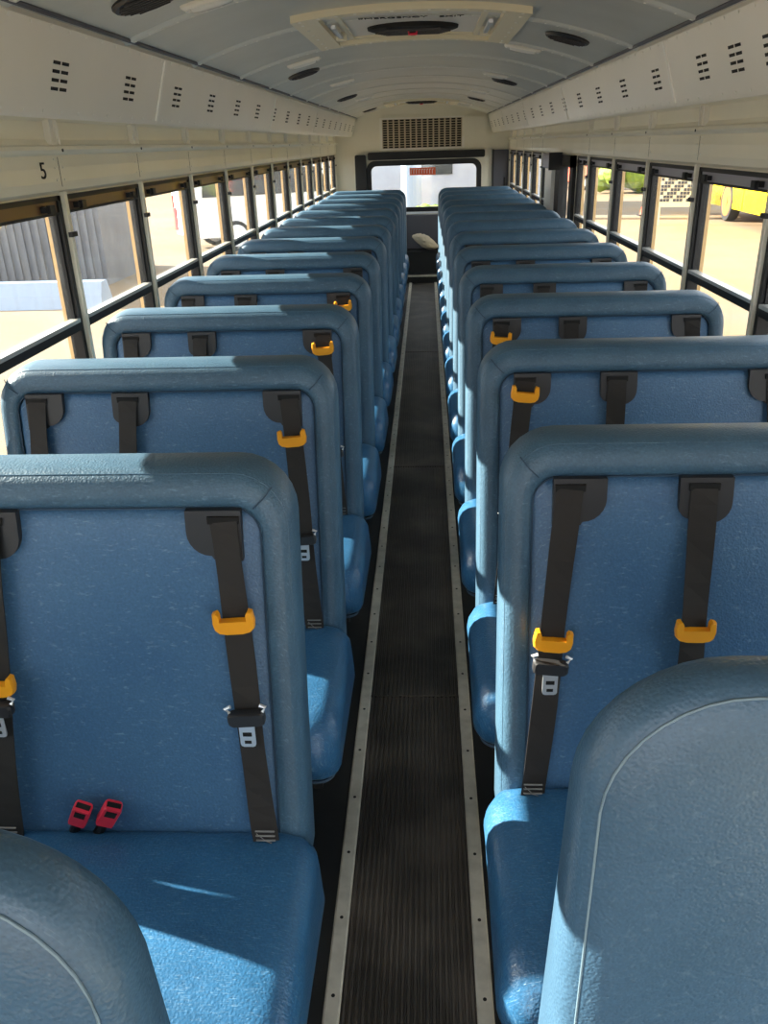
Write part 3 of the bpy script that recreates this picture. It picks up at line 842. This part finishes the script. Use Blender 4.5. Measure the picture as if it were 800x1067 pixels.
def wheel(e, x, y, rad, wdt, rimkey='chrome'):
    b = MB().use('tyre'); n = 28
    R = lambda rd, xx: [(xx, y+rd*cos(2*pi*k/n), rad+rd*sin(2*pi*k/n)) for k in range(n)]
    b.ring_loft([R(rad*.6, x-wdt/2), R(rad*.95, x-wdt/2), R(rad, x-wdt*.35), R(rad, x+wdt*.35), R(rad*.95, x+wdt/2), R(rad*.6, x+wdt/2)])
    o = put('wheel', b.mesh('wheel', True), e)
    b = MB().use(rimkey)
    for sx in (-1, 1):
        b.ring_loft([R(rad*.74, x+sx*wdt*.51), R(rad*.66, x+sx*wdt*.52), R(rad*.5, x+sx*wdt*.35), R(rad*.22, x+sx*wdt*.38), R(rad*.2, x+sx*wdt*.55)])
    put('rim', b, o)
def car(name, x, y, rz, prof, cab, wdt, wheels, body, label, cat, tail=True):
    """prof: side outline (y,z) ; cab: list of window quads (y,z)"""
    e = empty(name, (x, y, ZG), rz)
    b = MB().use(body); hw_ = wdt/2
    R = []
    for sx, k in ((-1, .93), (-.97, 1), (-.5, 1.0), (.5, 1.0), (.97, 1), (1, .93)):
        R.append([(sx*hw_, p[0]*(1 if k == 1 else .985), p[1] if k == 1 else .35+(p[1]-.35)*.96) for p in prof])
    b.ring_loft(R); put('body', b.mesh('body', False), e)
    b = MB().use('tint')
    for q in cab:
        for sx in (-1, 1): b.ring_loft([[(sx*hw_*1.0, p[0], p[1]) for p in q], [(sx*(hw_+.012), p[0], p[1]) for p in q]])
    put('side_windows', b, e)
    for (wy, wr_) in wheels:
        for sx in (-1, 1): wheel(e, sx*(hw_-.08), wy, wr_, .24)
    if tail:
        y0 = min(p[0] for p in prof)
        b = MB().use('redlens')
        for sx in (-1, 1): b.box(sx*hw_*.80, sx*hw_*.99, y0-.02, y0+.12, .45, 1.0)
        put('tail_lamps', b, e)
        put('rear_window', MB().use('paleblue').box(-hw_*.72, hw_*.72, y0-.012, y0+.03, 1.3, 1.9), e)
    tag(e, label, cat)
    return e
van = [(-2.5,.35),(2.4,.35),(2.5,.7),(2.35,1.05),(1.6,1.25),(.95,2.0),(.6,2.12),(-2.3,2.15),(-2.48,1.9)]
vcab = [[(-2.3,1.3),(-1.2,1.3),(-1.2,1.9),(-2.25,1.9)],[(-1.1,1.3),(-.1,1.3),(-.1,1.9),(-1.1,1.9)],[(0,1.3),(1.3,1.3),(.85,1.9),(0,1.9)]]
car('van', -3.98, 23.1, -1.013, van, vcab, 1.9, [(-1.5,.36),(1.55,.36)], 'white', 'white van with red tail lamps seen through the third left window', 'van')
car('minivan', -7.8, 31.5, .1, van, vcab, 1.9, [(-1.5,.36),(1.55,.36)], 'white', 'white van parked farther off beyond the left windows', 'van')
car('minivan', -7.4, 42, .0, van, vcab, 1.9, [(-1.5,.36),(1.55,.36)], 'pale', 'pale grey van farthest along the left side lot', 'van')
sedan = [(-2.2,.35),(2.2,.35),(2.25,.7),(2.0,.92),(1.1,1.0),(.5,1.42),(-.9,1.45),(-1.5,1.05),(-2.2,.98)]
scab = [[(-1.35,1.02),(-.3,1.0),(-.3,1.38),(-.9,1.38)],[(-.2,1.0),(.95,.98),(.48,1.36),(-.2,1.38)]]
car('red_car', 8.2, 45, .3, sedan, scab, 1.8, [(-1.4,.33),(1.4,.33)], 'cone', 'small red car far off beyond the emergency side door', 'car', False)

def school_bus(x, y, rz, length, label, key='busy'):
    e = empty('school_bus', (x, y, ZG), rz)
    hw_ = 1.2; b = MB().use(key)
    sec = [(-hw_,.38),(-hw_,2.5),(-hw_*.93,2.85),(-hw_*.7,3.02),(0,3.1),(hw_*.7,3.02),(hw_*.93,2.85),(hw_,2.5),(hw_,.38)]
    L2 = length/2
    b.ring_loft([[(p[0]*k, yy, .5+(p[1]-.5)*k2) for p in sec] for yy, k, k2 in ((-L2,.96,.97),(-L2+.12,1,1),(L2-1.6,1,1),(L2-1.55,.96,.98))])
    b.ring_loft([[(p[0]*.95*k, yy, .5+(p[1]-.5)*.42*k) for p in sec] for yy, k in ((L2-1.56,1),(L2-.2,.96),(L2,.85))])
    put('body', b.mesh('body', True), e)
    b = MB().use('tint')
    y_ = -L2+.4
    while y_ < L2-2.2:
        for sx in (-1, 1): b.box(sx*hw_, sx*(hw_+.012), y_, y_+.6, 1.85, 2.45)
        y_ += .72
    b.box(-1.0, 1.0, L2-1.57, L2-1.53, 1.7, 2.6); b.box(-.9, .9, -L2-.01, -L2+.03, 1.7, 2.5)
    put('windows', b, e)
    b = MB().use('blk')
    for z in (.95, 1.3, 1.65):
        for sx in (-1, 1): b.box(sx*hw_, sx*(hw_+.015), -L2+.15, L2-1.7, z, z+.04)
    put('rub_rails', b, e)
    WR = .55
    for wy in (-L2+2.6, L2-1.0):
        for sx in (-1, 1): wheel(e, sx*(hw_-.12), wy, WR, .28, 'orimf')
        arch_ = MB().use('blk')
        for sx in (-1, 1):
            n = 14
            arch_.ring_loft([[(sx*(hw_+.004), wy+rd*cos(pi*k/n), .55+rd*sin(pi*k/n)) for k in range(n+1)] for rd in (.70, .63)], False, False, closed=False)
        put('wheel_arch', arch_, e)
    tag(e, label, 'school bus', 'school buses parked outside')
V['orimf'] = mat('orange_rim', 'A0602C', .5)
school_bus(9.95, 23.2, pi-.03, 10.5, 'bright yellow school bus outside the nearest right window')
school_bus(19, 58, -.9, 10, 'yellow school bus parked far away beyond the rear right windows', 'yellowbody')
school_bus(8.5, 66, .3, 9, 'yellow school bus farthest back on the right, behind the small red car', 'yellowbody')

# cream trailer side with lattice panel
e = empty('lattice_sign', (7.15, 25, ZG), -.27)
b = MB().use('hatch')
b.box(-.58, .58, -.03, .03, .50, 1.62); b.box(-.5, -.44, -.03, .03, 0, .52); b.box(.44, .5, -.03, .03, 0, .52)
put('board', b, e)
b = MB().use('gp')
for i in range(11):
    for j in range(9):
        if (i*7+j*5) % 4 != 1: b.box(-.48+i*.088, -.405+i*.088, -.042, -.03, .64+j*.092, .715+j*.092)
put('lattice_pattern', b, e)
tag(e, 'cream board with a grey lattice pattern standing outside the second right window', 'board')

def bush(name, x, y, sx, sy, h, key, label, seed):
    random.seed(seed); b = MB().use(key)
    for k in range(46):
        a = random.random()*2*pi; rr_ = random.random()**.5; cx, cy = sx*rr_*cos(a), sy*rr_*sin(a)
        cz = h*(.25+.6*random.random()*(1-rr_*.5)); R0 = h*(.16+.14*random.random()); n = 9
        rings = []
        for i in range(7):
            ph = -pi/2+pi*(i+.001)/6.002; rd = R0*cos(ph)
            rings.append([(cx+rd*cos(2*pi*q/n)*(1+.25*random.random()), cy+rd*sin(2*pi*q/n)*(1+.25*random.random()), max(0, cz+R0*sin(ph)*(1+.2*random.random()))) for q in range(n)])
        b.ring_loft(rings)
    o = put(name, b.mesh(name), None, (x, y, ZG)); tag(o, label, 'bush')
bush('hedge', 9.9, 40.5, 2.0, 1.2, 2.2, 'leaf', 'lime green leafy hedge outside the third right window', 3)
bush('bush', 9.4, 50, 1.6, 1.2, 2.0, 'leafd', 'dark green bush outside the fourth right window', 5)
bush('hedge', .08, 26, .35, .3, .75, 'leaf', 'small green bush seen low through the rear window', 8)

e = empty('traffic_cone', (7.1, 28.4, ZG))
put('base', MB().use('tyre').box(-.2, .2, -.2, .2, 0, .04), e)
b = MB().use('cone'); b.cyl((0,0,.04), (0,0,1), .15, .3, 18, .09); b.use('white').cyl((0,0,.34), (0,0,1), .09, .12, 18, .07); b.use('cone').cyl((0,0,.46), (0,0,1), .07, .26, 18, .025)
put('cone_body', b.mesh('cone_body', True), e)
tag(e, 'orange traffic cone standing on the lot to the right', 'traffic cone')

# asphalt lane strips on the right lot
for i, (x0, x1, yy0, yy1, lab) in enumerate(((-60, 60, 55, 70, 'far'),)):
    pass
def building(x, y, w_, d, h, key, label, rz=0):
    e = empty('building', (x, y, ZG), rz)
    put('walls', MB().use(key).box(-w_/2, w_/2, -d/2, d/2, 0, h), e)
    put('roof', MB().use('pale').box(-w_/2-.2, w_/2+.2, -d/2-.2, d/2+.2, h, h+.25), e)
    b = MB().use('tint'); n = max(2, int(w_/3)); 
    for k in range(n): b.box(-w_/2+w_*(k+.3)/n, -w_/2+w_*(k+.7)/n, -d/2-.03, -d/2+.02, 1.3, 2.5)
    put('windows', b, e)
    tag(e, label, 'building')
V['offwhite'] = mat('offwhite_wall', 'B2B6C0', .8, var=(.8, 'A2A8B6', .4, .6))
building(.4, 34, 9, 4, 6, 'offwhite', 'white building behind the bus seen through the rear window')
building(-24, 62, 26, 8, 6, 'tanwall', 'long tan building at the back of the left lot')
building(26, 80, 30, 8, 6, 'tanwall', 'long tan building at the back of the right lot')
b = MB().use('paleblue').cyl((0,0,0), (0,0,1), .35, 5, 20)
o = put('utility_column', b, None, (-.45, 29.5, ZG)); tag(o, 'pale blue column standing outside behind the rear window', 'column')
